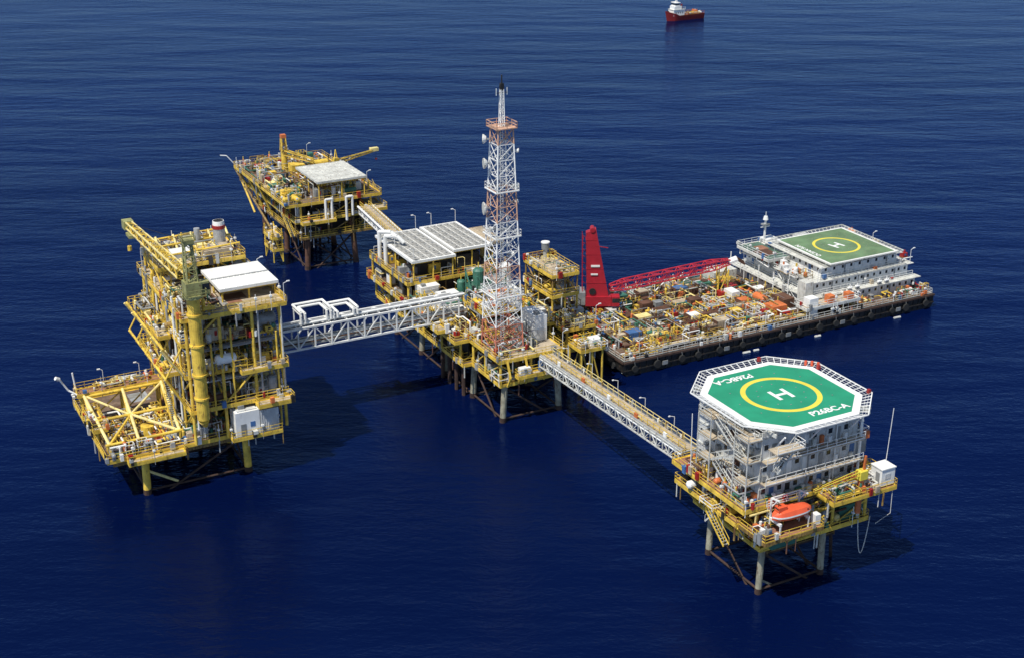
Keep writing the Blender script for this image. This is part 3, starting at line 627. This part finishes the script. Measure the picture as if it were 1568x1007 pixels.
def helideck(rt,cx,cy,z,half,cut,greenm,ringr,netw,h_sz,border,netcol='white',square=False,lw=.75,hrot=0):
    g=G()
    def poly(h,c,zz):
        if square: return [(cx-h,cy-h,zz),(cx+h,cy-h,zz),(cx+h,cy+h,zz),(cx-h,cy+h,zz)]
        return [(cx+h,cy-h+c,zz),(cx+h,cy+h-c,zz),(cx+h-c,cy+h,zz),(cx-h+c,cy+h,zz),(cx-h,cy+h-c,zz),(cx-h,cy-h+c,zz),(cx-h+c,cy-h,zz),(cx+h-c,cy-h,zz)]
    k=2-math.sqrt(2)
    A=poly(half,cut,z);B=poly(half,cut,z-.35);n=len(A)
    g.add(A+B,[tuple(range(n)),tuple(range(n,2*n))[::-1]]+[(i,n+i,n+(i+1)%n,(i+1)%n) for i in range(n)],'mark_white')
    hb=half-border; g.add(poly(hb,cut-border*k,z+.006),[tuple(range(n))],greenm)
    ring(g,cx,cy,z+.012,ringr-lw,ringr,'mark_yellow')
    s=h_sz; w=s*.2; ca,sa=math.cos(hrot),math.sin(hrot)
    def q(a0,a1,b0,b1): g.add([(cx+a*ca-b*sa,cy+a*sa+b*ca,z+.02) for a,b in ((a0,b0),(a1,b0),(a1,b1),(a0,b1))],[(0,1,2,3)],'mark_white')
    for sx in (-1,1): q(sx*s*.36-w/2,sx*s*.36+w/2,-s*.5,s*.5)
    q(-s*.36+w/2,s*.36-w/2,-w/2,w/2)
    ho=half+netw; O_=poly(ho,cut+netw*k,z+.25); I=poly(half+.03,cut,z-.1)
    for i in range(n):
        j=(i+1)%n; a0,a1=Vector(I[i]),Vector(I[j]);b0,b1=Vector(O_[i]),Vector(O_[j])
        g.beam(b0,b1,.14,netcol)
        for f in (.33,.66): g.beam(a0.lerp(b0,f),a1.lerp(b1,f),.04,netcol)
        qn=max(2,int((b1-b0).length/1.05))
        for t in range(qn+1): g.beam(a0.lerp(a1,t/qn),b0.lerp(b1,t/qn),.1,netcol)
    for i in range(7):
        t=-half*.8+i*half*1.6/6
        g.box(cx-half*.93,cx+half*.93,cy+t-.1,cy+t+.1,z-1.0,z-.36,'white_old'); 
        g.box(cx+t-.1,cx+t+.1,cy-half*.93,cy+half*.93,z-.9,z-.362,'white_old')
    for i in range(24):
        t=2*math.pi*i/24; r=ringr*(.6 if i%2 else 1.25); x=cx+r*math.cos(t);y=cy+r*math.sin(t); g.box(x-.09,x+.09,y-.09,y+.09,z+.02,z+.04,'grey')
    g.build('helideck',rt)
hz_=26.0; hcx,hcy=9.0,8.9
helideck(rt,hcx,hcy,hz_,10.1,4.6,'heli_green',5.75,1.25,3.0,1.05)
text('P26BC-A',rt,(hcx+2.7,hcy-7.2,hz_+.03),1.75,(0,0,0),'mark_white','deck_code')
text('P26BC-A',rt,(hcx-3.0,hcy+7.3,hz_+.03),1.75,(0,0,math.pi),'mark_white','deck_code_opposite')
g=G()
for x in (1,6,11,16): 
    for y in (1.5,8,15): g.cyl((x,y,24.4),(x,y,hz_-.9),.2,'white',8)
for x,y,dx,dy in ((0,2,-1,0),(0,14,-1,0),(16.6,2,1,0),(16.6,14,1,0),(2,1,0,-1),(15,1,0,-1),(2,15.6,0,1),(15,15.6,0,1),(8,1,0,-1),(0,8,-1,0)):
    g.cyl((x,y,22.6),(x+dx*(2.2 if dy or x>16 else .9),y+dy*2.0,hz_-.8),.13,'white',8)
for x,y in ((19.0,13),(19.8,3),(13,19.4)): g.box(x,x+.45,y,y+.45,hz_+.1,hz_+.7,'red')
for x,y in ((19.8,14.0),(19.3,14.8),(18.6,15.4)): g.cyl((x,y,hz_),(x,y,hz_+.7),.22,'boat_orange',8)
g.box(-1.5,3,-4.0,-1.9,hz_-1.4,hz_-1.25,'deck_tan'); g.rail([(-1.5,-4.0,hz_-1.25),(3,-4.0,hz_-1.25),(3,-1.9,hz_-1.25)],'white'); g.stair(-.5,-3.0,21.2,hz_-1.3,3.2,0,'white_old')
g.cyl((20.5,-1,14.5),(20.7,-1.3,25.5),.05,'white',5); g.cyl((-3,13,14.5),(-3.2,13,24),.06,'white',5); g.cyl((20.2,9,14.5),(20.4,9,24),.04,'white',5)
g.build('helideck_supports',rt)

rt2=root('lifeboat',(38.1,167.9,14.3))
g=G()
secs=[]
L=6.6
for i in range(15):
    t=i/14; x=-L/2+L*t; w=1.2*(1-abs(2*t-1)**3.0)**.6+.04; top=.85*(1-abs(2*t-1)**4)+.1; bot=-.9+.45*abs(2*t-1)**2.4
    pr=[(0,bot),(w*.7,bot*.75),(w,-.1),(w*.98,.12),(w*.75,top*.75),(w*.3,top),(-w*.3,top),(-w*.75,top*.75),(-w*.98,.12),(-w,-.1),(-w*.7,bot*.75)]
    secs.append([(x,a,b) for a,b in pr])
n=11
vs=[p for s_ in secs for p in s_]
for mm,ks in (('boat_orange',[0,1,3,4,5,6,7,9,10]),('white',[2,8])):
    g.add(vs,[(i*n+k,(i+1)*n+k,(i+1)*n+(k+1)%n,i*n+(k+1)%n) for i in range(14) for k in ks],mm)
g.add(secs[0]+secs[-1],[tuple(range(n)),tuple(range(n,2*n))],'boat_orange')
g.box(-2.6,-1.2,-.5,.5,.7,1.4,'boat_orange'); g.box(-2.62,-1.18,-.45,.45,1.05,1.25,'glass')
for x in (-1,0,1,2): g.box(x-.15,x+.15,-.98,-.9,.3,.44,'glass')
for x in (-2.4,2.4): 
    g.beam((x,1.5,-2.6),(x,1.5,2.0),.2,'white'); g.beam((x,1.5,2.0),(x,-.2,2.3),.2,'white'); g.beam((x,0,2.2),(x,0,.7),.06,'dark'); g.beam((x,1.5,.5),(x,.2,2.2),.13,'white'); g.box(x-.15,x+.15,-.9,1.4,-1.3,-.9,'white')
    g.beam((x,-.8,-2.6),(x,-.8,-1),.18,'white')
g.beam((-2.4,1.5,2.0),(2.4,1.5,2.0),.14,'white'); g.rail([(-3.4,1.2,1.0),(3.4,1.2,1.0)],'white',h=.9)
g.build('hull',rt2)

# ================================================================ ACCOMMODATION BARGE
rt=root('accommodation_barge',(21.2,244.1))
g=G()
LB=78.0;WB=32;ZD=3.0
prof=[(0,.9),(1.5,-1.2),(LB-1.5,-1.2),(LB,.9),(LB,ZD),(0,ZD)]
vs=[(x,0,z) for x,z in prof]+[(x,WB,z) for x,z in prof]
g.add(vs,[tuple(range(6)),tuple(range(6,12))[::-1]]+[(i,6+i,6+(i+1)%6,(i+1)%6) for i in range(6)],'hull')
g.box(.3,LB-.3,.3,WB-.3,ZD+.004,ZD+.03,'deck_brown')
for i in range(53):
    x=.8+i*1.46; g.box(x-.08,x+.08,-.14,-.003,.1,ZD-.35,'hull')
g.box(0,LB,-.35,-.004,ZD-.35,ZD+.02,'rust_dark'); g.box(0,LB,-.28,-.006,1.1,1.3,'hull')
g.box(-.3,-.004,0,WB,ZD-.35,ZD+.02,'rust_dark')
for i in range(16):
    x=3+i*4.8+R.uniform(-.8,.8); 
    g.cyl((x,-.75,1.5),(x,-.36,1.5),R.uniform(.6,.8),'rubber',14); g.beam((x,-.5,2.2),(x,-.3,3),.05,'grey')
    if i%3==1: g.box(x+1.2,x+2.4,-.5,-.36,1.0,1.8,'grey')
for i in range(6): y=3+i*5; g.cyl((-.75,y,1.5),(-.36,y,1.5),.7,'rubber',14)
for x,l in ((27,1.6),(29.6,1.1),(45,1.3),(66,1.6)): g.cyl((x,-1.4,.1),(x+l,-1.5,.1),.26,'white_old',10)
g.rail([(.3,.3,ZD+.03),(LB-.3,.3,ZD+.03)],'white_old',w=.08,junk=.5); g.rail([(LB-.3,.3,ZD),(LB-.3,WB-.3,ZD),(.3,WB-.3,ZD),(.3,.3,ZD)],'white_old',junk=.2)
g.build('hull',rt)
g=G()
g.box(1,46,1.2,2.2,ZD+.7,ZD+.78,'deck_tan'); g.rail([(1,1.2,ZD+.8),(46,1.2,ZD+.8)],'yellow'); 
for i in range(23): x=1+i*2.03; g.beam((x,1.3,ZD),(x,1.3,ZD+.7),.15,'white_old'); g.beam((x,2.1,ZD),(x,2.1,ZD+.7),.15,'yellow')
for y,c in ((2.8,'white'),(3.3,'rust')): g.cyl((1,y,ZD+.5),(46,y,ZD+.5),.15,c,7)
pal=['yellow','yellow_pale','deck_tan','rust','orange','white','blue','rust','deck_tan','green','rust','grey','white_old','yellow_old','dark','red','deck_brown','orange']
g.clutter(1,46,.9,4.2,ZD,60,1.4,pal,.6)
g.clutter(2,45,3.6,30,ZD,460,1.8,pal,.75)
g.clutter(33,46,5,26,ZD,60,2.4,['orange','deck_tan','red','white','deck_tan','rust','yellow_old'],1.0)
for _ in range(24):
    x=R.uniform(4,36);y=R.uniform(5,27);l=R.uniform(3,7);c=R.choice(['rust','rust','galv','deck_tan','yellow','rust_dark'])
    for j in range(6):
        for k in range(2): g.cyl((x,y+j*.36,ZD+.3+k*.33),(x+l,y+j*.36,ZD+.3+k*.33),.16,c,7)
for x,y,c in ((6,8,'blue'),(12,14,'yellow_pale'),(17,20,'rust'),(22,10,'white'),(27,17,'rust'),(31,8,'yellow'),(20,26,'deck_tan'),(36,12,'orange'),(43,16,'white'),(34,24,'green'),(14,26,'green'),(38,20,'red'),(28,24,'blue'),(9,20,'white_old'),(25,5,'deck_tan')):
    w=R.uniform(2.6,4);g.box(x,x+w,y,y+1.9,ZD+.15,ZD+1.8,c)
    for k in range(8): g.box(x+.15+k*w/8.3,x+.3+k*w/8.3,y-.05,y-.002,ZD+.3,ZD+1.65,c)
    g.box(x-.02,x+.12,y-.06,y+1.96,ZD+.05,ZD+1.86,'rust'); g.box(x+w-.12,x+w+.02,y-.06,y+1.96,ZD+.05,ZD+1.86,'rust')
g.deck(44,58,.6,4,ZD+2.4,'deck_tan','white_old','white'); g.box(45,47.2,1,3,ZD,ZD+4.2,'white'); g.box(50,51.5,.9,2.5,ZD+2.42,ZD+4.0,'orange'); g.box(55,56.5,.9,2.5,ZD+2.42,ZD+3.7,'orange')
g.box(39,42.5,5,8,ZD,ZD+2.2,'orange'); g.box(43.2,46,7,11,ZD,ZD+2.4,'rust'); g.box(36,38,15,18,ZD,ZD+2.6,'white'); g.vessel_h(41,12,ZD+1.6,3,.9,'orange',1)
g.frame([44.3,51,57.7],[.9,3.7],ZD,ZD+2.2,'white_old',.12,0)
for x in (14,20,26,32): g.frame([x,x+2.5],[29,31],ZD,ZD+2.2,'white',.1,.8); g.cyl((x+.4,30,ZD+1),(x+2.1,30,ZD+1),.8,'rust',12)
g.box(40,46,27,31,ZD,ZD+2.4,'white_old')
for x in (4,14,24,34): lamp_post(g,x,1.0,ZD+1,2.4,.6)
g.build('deck_cargo',rt)
g=G()
def storey(x0,x1,y0,y1,z0,z1,m='white',win=1.6,wz=1.3):
    g.box(x0,x1,y0,y1,z0,z1,m)
    g.box(x0-.8,x1+.8,y0-.9,y1+.5,z1,z1+.12,'white_old')
    n=int((x1-x0)/win)
    for i in range(n):
        x=x0+(x1-x0)*(i+.5)/n; g.box(x-.26,x+.26,y0-.05,y0-.003,z0+wz,z0+wz+.65,'glass'); g.box(x-.34,x+.34,y0-.09,y0-.052,z0+wz+.68,z0+wz+.76,'white')
        g.box(x+.76,x+.8,y0-.03,y0-.002,z0+.1,z1-.1,'panel')
        if i%5==2: g.box(x+.4,x+.72,y0-.05,y0-.003,z0+.1,z0+2.0,'grey')
    n=int((y1-y0)/2)
    for i in range(n):
        y=y0+(y1-y0)*(i+.5)/n; g.box(x0-.05,x0-.003,y-.28,y+.28,z0+wz,z0+wz+.65,'glass')
        if i%4==1: g.box(x0-.05,x0-.004,y+.35,y+1.1,z0+.1,z0+2.0,'blue')
storey(48,76.6,4.6,30,3.03,5.7); storey(50,75.5,6,29,5.84,8.5); storey(52.5,73,7,25,8.64,11.0,win=2.2)
g.rail([(49.2,5.1,5.84),(76.2,5.1,5.84)],'white',junk=.25); g.rail([(49.2,5.1,5.84),(49.2,29,5.84)],'white'); g.rail([(51.7,6.1,8.64),(73.7,6.1,8.64),(73.7,25,8.64)],'white',junk=.25); g.rail([(51.7,6.1,8.64),(51.7,28,8.64)],'white')
g.box(46.4,47.9,10,30,5.6,5.7,'white_old'); g.rail([(46.4,10,5.7),(46.4,30,5.7)],'white',junk=.3); g.box(48.2,49.9,10,28,8.3,8.42,'white_old'); g.rail([(48.2,10,8.4),(48.2,28,8.4)],'white',junk=.3)
for y in (10,15,20,25,30): g.beam((46.5,y,3),(46.5,y,8.4),.16,'white')
g.stair(47,7,3,5.7,4,1,'white'); g.stair(48.8,14,5.7,8.5,4,1,'white')
g.box(47,49,5,7.5,3,9,'white_old'); g.box(53,56,26,28.6,8.6,11.2,'white'); g.box(62,65,26,28.4,8.6,10.6,'panel')
g.clutter(47.5,51.5,8,28,8.6,14,1.5,['white','grey','orange','white']); g.clutter(74,77.4,6,30,8.62,8,1.2,['orange','red','white','yellow','grey'],.6)
g.clutter(52,77.5,1,4,ZD,44,1.5,['orange','white','yellow','grey','red','rust','dark'],.6)
for x in (58,60,66,68): g.vessel_h(x,4.0,6.5,.9,.28,'white',0)
g.vessel_h(74,28,9.5,2.4,.7,'galv',0)
g.beam((53,27,11),(53,27,16),.35,'white'); g.beam((51.8,27,14),(54.2,27,14),.15,'white'); g.cyl((53,27,15.6),(53,27,16.4),.6,'white',10,.4); g.beam((53,27,16),(53,27,17.4),.1,'white'); g.box(52.2,53.8,26.4,27.6,14.4,14.7,'grey')
for x,y in ((75.5,5.5),(76,18),(50,5)): lamp_post(g,x,y,8.6,3)
for x in (54,60,66,71.5):
    for y in (7.5,15,23): g.cyl((x,y,11),(x,y,11.4),.22,'white',8)
g.deck(46.5,52.3,17,28,10.4,'deck_green','white_old','white'); g.frame([47,52],[17.5,27.5],8.6,10.2,'white',.12,.5)
g.build('accommodation_block',rt)
helideck(rt,62.5,14.4,12.0,9.0,0,'heli_green_old',5.1,.9,2.8,.4,netcol='white_old',square=True,lw=.6,hrot=.2)
text('OCEAN SUN',rt,(62.5-7.6,14.4,12.03),1.4,(0,0,math.pi/2),'mark_white','deck_name')

rt=root('lattice_boom_crane',(17.6,269.6,3.0),0)
g=G()
g.cyl((0,0,0),(0,0,2.2),1.8,'crane_red',18); g.box(-2.6,2.6,-2,2,2.2,4.2,'crane_red'); g.box(2.65,4.3,-2.6,-.6,2.4,4.4,'crane_red'); g.box(2.8,4.32,-2.62,-.8,3.2,4.1,'glass')
vs=[(-2.3,-1.4,4.2),(2.1,-1.4,4.2),(2.1,1.4,4.2),(-2.3,1.4,4.2),(-2.7,-.8,17.5),(-.7,-.8,18.3),(-.7,.8,18.3),(-2.7,.8,17.5)]
g.add(vs,[(0,3,2,1),(4,5,6,7),(0,1,5,4),(1,2,6,5),(2,3,7,6),(3,0,4,7)],'crane_red')
g.cyl((-1.4,-1,18.1),(-1.4,1,18.1),.5,'crane_red',12)
for z in (7,10,13,16): k=(z-4.2)/13.3; g.box(-2.36-.4*k,2.16-2.8*k,-1.46+.6*k,1.46-.6*k,z-.06,z+.06,'crane_red')
g.box(-1.6,.2,-1.3,-1.15,10.4,10.8,'white'); g.box(-1.6,-.2,-1.4,-1.25,8.7,9.0,'white') 
g.beam((-3.2,-.9,4),(-3.4,-.9,17.3),.12,'crane_red'); g.beam((-3.2,.9,4),(-3.4,.9,17.3),.12,'crane_red')
for i in range(9): z=5+i*1.4; g.beam((-3.25,-.9,z),(-3.25,.9,z),.08,'crane_red'); g.beam((-2.5,0,z),(-3.3,0,z+.5),.08,'crane_red')
g.beam((-.6,-.9,14.8),(1.8,-.9,14.4),.15,'crane_red')
g.box(-5,-2.65,-1.8,1.8,2.4,5,'grey'); g.cyl((-1.2,-1.6,5.2),(-1.2,1.6,5.2),.7,'dark',12)
g.build('gantry',rt)
g=G()
b=Vector((28.3,10.6,7.4)); a=Vector((2.4,-.2,5.6)); m_=a.lerp(b,.12)
latt(g,a,m_,1.0,1.8,'boom_red','boom_red',3,.2); m2=a.lerp(b,.86)
latt(g,m_,m2,1.8,1.8,'boom_red','boom_red',13,.2); latt(g,m2,b,1.8,1.0,'boom_red','boom_red',3,.2)
for dy in (-.4,.4): g.beam((-1.4,dy,18.4),b+Vector((0,dy,.6)),.03,'dark')
d=(b-a).normalized()
for k in (-1,0,1): 
    o=Vector((0,k*.8,0)); g.beam(b+o,b+o+d*1.8+Vector((0,0,.3)),.6,'white',.5); g.beam(b+o+d*1.8+Vector((0,0,.3)),b+o+d*3.6+Vector((0,0,-1.0)),.5,'rust',.4)
g.frame([26,28],[9,12],0,6.2,'yellow',.15,.8)
g.build('boom',rt) 

# ================================================================ SUPPLY SHIP
rt=root('supply_ship',(67.4,625.5,0),math.radians(30))
g=G()
LS=19.8
def hullsec(t):
    w=2.6*min(1,(t/.22)**.6) if t<.22 else 2.6
    top=2.6+1.8*max(0,1-t/.3) if t<.3 else 2.3
    return w+.02,top
N=20;vs=[]
for i in range(N+1):
    t=i/N; x=LS*t; w,top=hullsec(t); xr=x+ (1.2*(1-t/.2) if t<.2 else 0)
    vs+=[(x,-w,top),(xr,-w*.8,-.5),(xr,w*.8,-.5),(x,w,top)]
fs=[]
for i in range(N):
    for k in range(3): fs.append((4*i+k,4*i+k+1,4*i+4+k+1,4*i+4+k))
fs+=[(0,1,2,3),(4*N+3,4*N+2,4*N+1,4*N)]
g.add(vs,fs,'ship_red')
g.add([(LS*i/N,s_*(hullsec(i/N)[0]-.05),hullsec(i/N)[1]-.5) for i in range(N+1) for s_ in (-1,1)],[(2*i,2*i+1,2*i+3,2*i+2) for i in range(N)],'deck_red')
g.box(3.2,9.0,-2.1,2.1,2.1,4.7,'white'); g.box(3.8,7.6,-1.8,1.8,4.7,6.3,'white'); g.box(4.4,6.6,-1.6,1.6,6.3,7.7,'white'); g.box(4.3,6.5,-1.64,1.64,6.8,7.35,'glass'); g.box(4.1,6.9,-1.8,1.8,7.7,7.85,'white')
g.box(3,9.4,-2.3,2.3,4.7,4.8,'white_old'); g.rail([(3.1,-2.2,4.8),(9.3,-2.2,4.8)],'white'); g.box(9.0,10.0,-1.2,1.2,2.1,3.8,'white')
for x in (4.2,5.4,6.6,7.8): g.box(x,x+.4,-2.14,-2.102,3.2,3.8,'glass')
latt(g,(5.8,0,7.8),(5.8,0,11.0),.7,.3,'white','white',4,.12); g.beam((5.8,-1.2,9.8),(5.8,1.2,9.8),.15,'white'); g.cyl((8.0,-1,4.7),(8.0,-1,7),.4,'ship_red',10); g.cyl((8.0,1,4.7),(8.0,1,7),.4,'ship_red',10)
g.rail([(9,-2.5,2.3),(19.5,-2.5,2.3)],'orange'); g.rail([(9,2.5,2.3),(19.5,2.5,2.3)],'orange')
g.clutter(10.5,18.8,-2,2,1.9,24,1.2,['orange','white','deck_tan','rust','yellow','dark'],.7); g.box(16,16.4,-1.8,1.8,2,3.8,'orange')
g.cyl((1.5,-.6,4.0),(1.5,.6,4.0),.35,'dark',8)
g.build('ship_hull',rt)

# ================================================================ SEA
me=bpy.data.meshes.new('sea'); S=30000
me.from_pydata([(-S,-2000,0),(S,-2000,0),(S,S,0),(-S,S,0)],[],[(0,1,2,3)])
m,nt,N,L,b=nodes('sea_water')
N.remove(b)
tc=N.new('ShaderNodeTexCoord')
def noise(scale,sx,sy,det,rot=0,rough=.5):
    mp=N.new('ShaderNodeMapping'); mp.inputs['Scale'].default_value=(sx,sy,1); mp.inputs['Rotation'].default_value=(0,0,rot)
    L.new(tc.outputs['Object'],mp.inputs['Vector']); n=N.new('ShaderNodeTexNoise'); n.noise_dimensions='2D'; n.inputs['Scale'].default_value=scale; n.inputs['Detail'].default_value=det; n.inputs['Roughness'].default_value=rough
    L.new(mp.outputs[0],n.inputs['Vector']); return n.outputs['Fac']
sw=noise(.03,.55,1.7,2,math.radians(-14)); md=noise(.28,.6,1.6,3,math.radians(12)); fi=noise(1.2,.8,1.3,3,math.radians(-20),.6)
def bump(h,st,dist,prev=None):
    bn=N.new('ShaderNodeBump'); bn.inputs['Strength'].default_value=st; bn.inputs['Distance'].default_value=dist; L.new(h,bn.inputs['Height'])
    if prev: L.new(prev,bn.inputs['Normal'])
    return bn.outputs[0]
n0=bump(sw,1,.9); n1=bump(md,1,.17,n0); n2=bump(fi,1,.07,n1)
pt=noise(.006,1,1.4,3,.4); rr=N.new('ShaderNodeMapRange'); rr.inputs[1].default_value=.35; rr.inputs[2].default_value=.65
L.new(pt,rr.inputs[0]); mx=N.new('ShaderNodeMix'); mx.data_type='RGBA'; L.new(rr.outputs[0],mx.inputs[0]); mx.inputs[6].default_value=(.0006,.0036,.030,1); mx.inputs[7].default_value=(.0008,.0050,.040,1)
df=N.new('ShaderNodeBsdfDiffuse'); L.new(mx.outputs[2],df.inputs[0])
gl=N.new('ShaderNodeBsdfGlossy'); gl.inputs['Color'].default_value=(.37,.58,1,1); gl.inputs['Roughness'].default_value=.13; L.new(n2,gl.inputs['Normal'])
fr=N.new('ShaderNodeFresnel'); fr.inputs['IOR'].default_value=1.34; L.new(n2,fr.inputs['Normal'])
ms=N.new('ShaderNodeMixShader'); L.new(fr.outputs[0],ms.inputs[0]); L.new(df.outputs[0],ms.inputs[1]); L.new(gl.outputs[0],ms.inputs[2])
L.new(ms.outputs[0],N['Material Output'].inputs['Surface'])
me.materials.append(m); o=bpy.data.objects.new('sea',me); sc.collection.objects.link(o)

# ================================================================ LIGHT
sd=Vector((-.62,-.72,0)).normalized(); el=math.radians(60)
to=Vector((sd.x*math.cos(el),sd.y*math.cos(el),math.sin(el)))
li=bpy.data.lights.new('sun','SUN'); li.energy=5.0; li.angle=math.radians(.5); li.color=(1,.96,.88)
lo=bpy.data.objects.new('sun',li); lo.rotation_euler=to.to_track_quat('Z','Y').to_euler(); lo.location=(0,0,300); sc.collection.objects.link(lo)
w=bpy.data.worlds.new('World'); sc.world=w; w.use_nodes=True; nt=w.node_tree
sk=nt.nodes.new('ShaderNodeTexSky'); sk.sky_type='NISHITA'; sk.sun_disc=False; sk.sun_elevation=el; sk.sun_rotation=math.atan2(sd.x,sd.y); sk.ozone_density=2.5; sk.dust_density=.7
bg=nt.nodes['Background']; nt.links.new(sk.outputs[0],bg.inputs[0]); bg.inputs[1].default_value=.09
sc.view_settings.view_transform='Standard'; sc.view_settings.look='None'; sc.view_settings.exposure=0
cd=bpy.data.cameras.new('camera'); cd.sensor_width=36; cd.lens=18/math.tan(math.radians(20.0)); cd.clip_end=60000; cd.clip_start=1
co=bpy.data.objects.new('camera',cd); co.location=(0,0,110); co.rotation_euler=(math.radians(90-22.3),0,0); sc.collection.objects.link(co); sc.camera=co
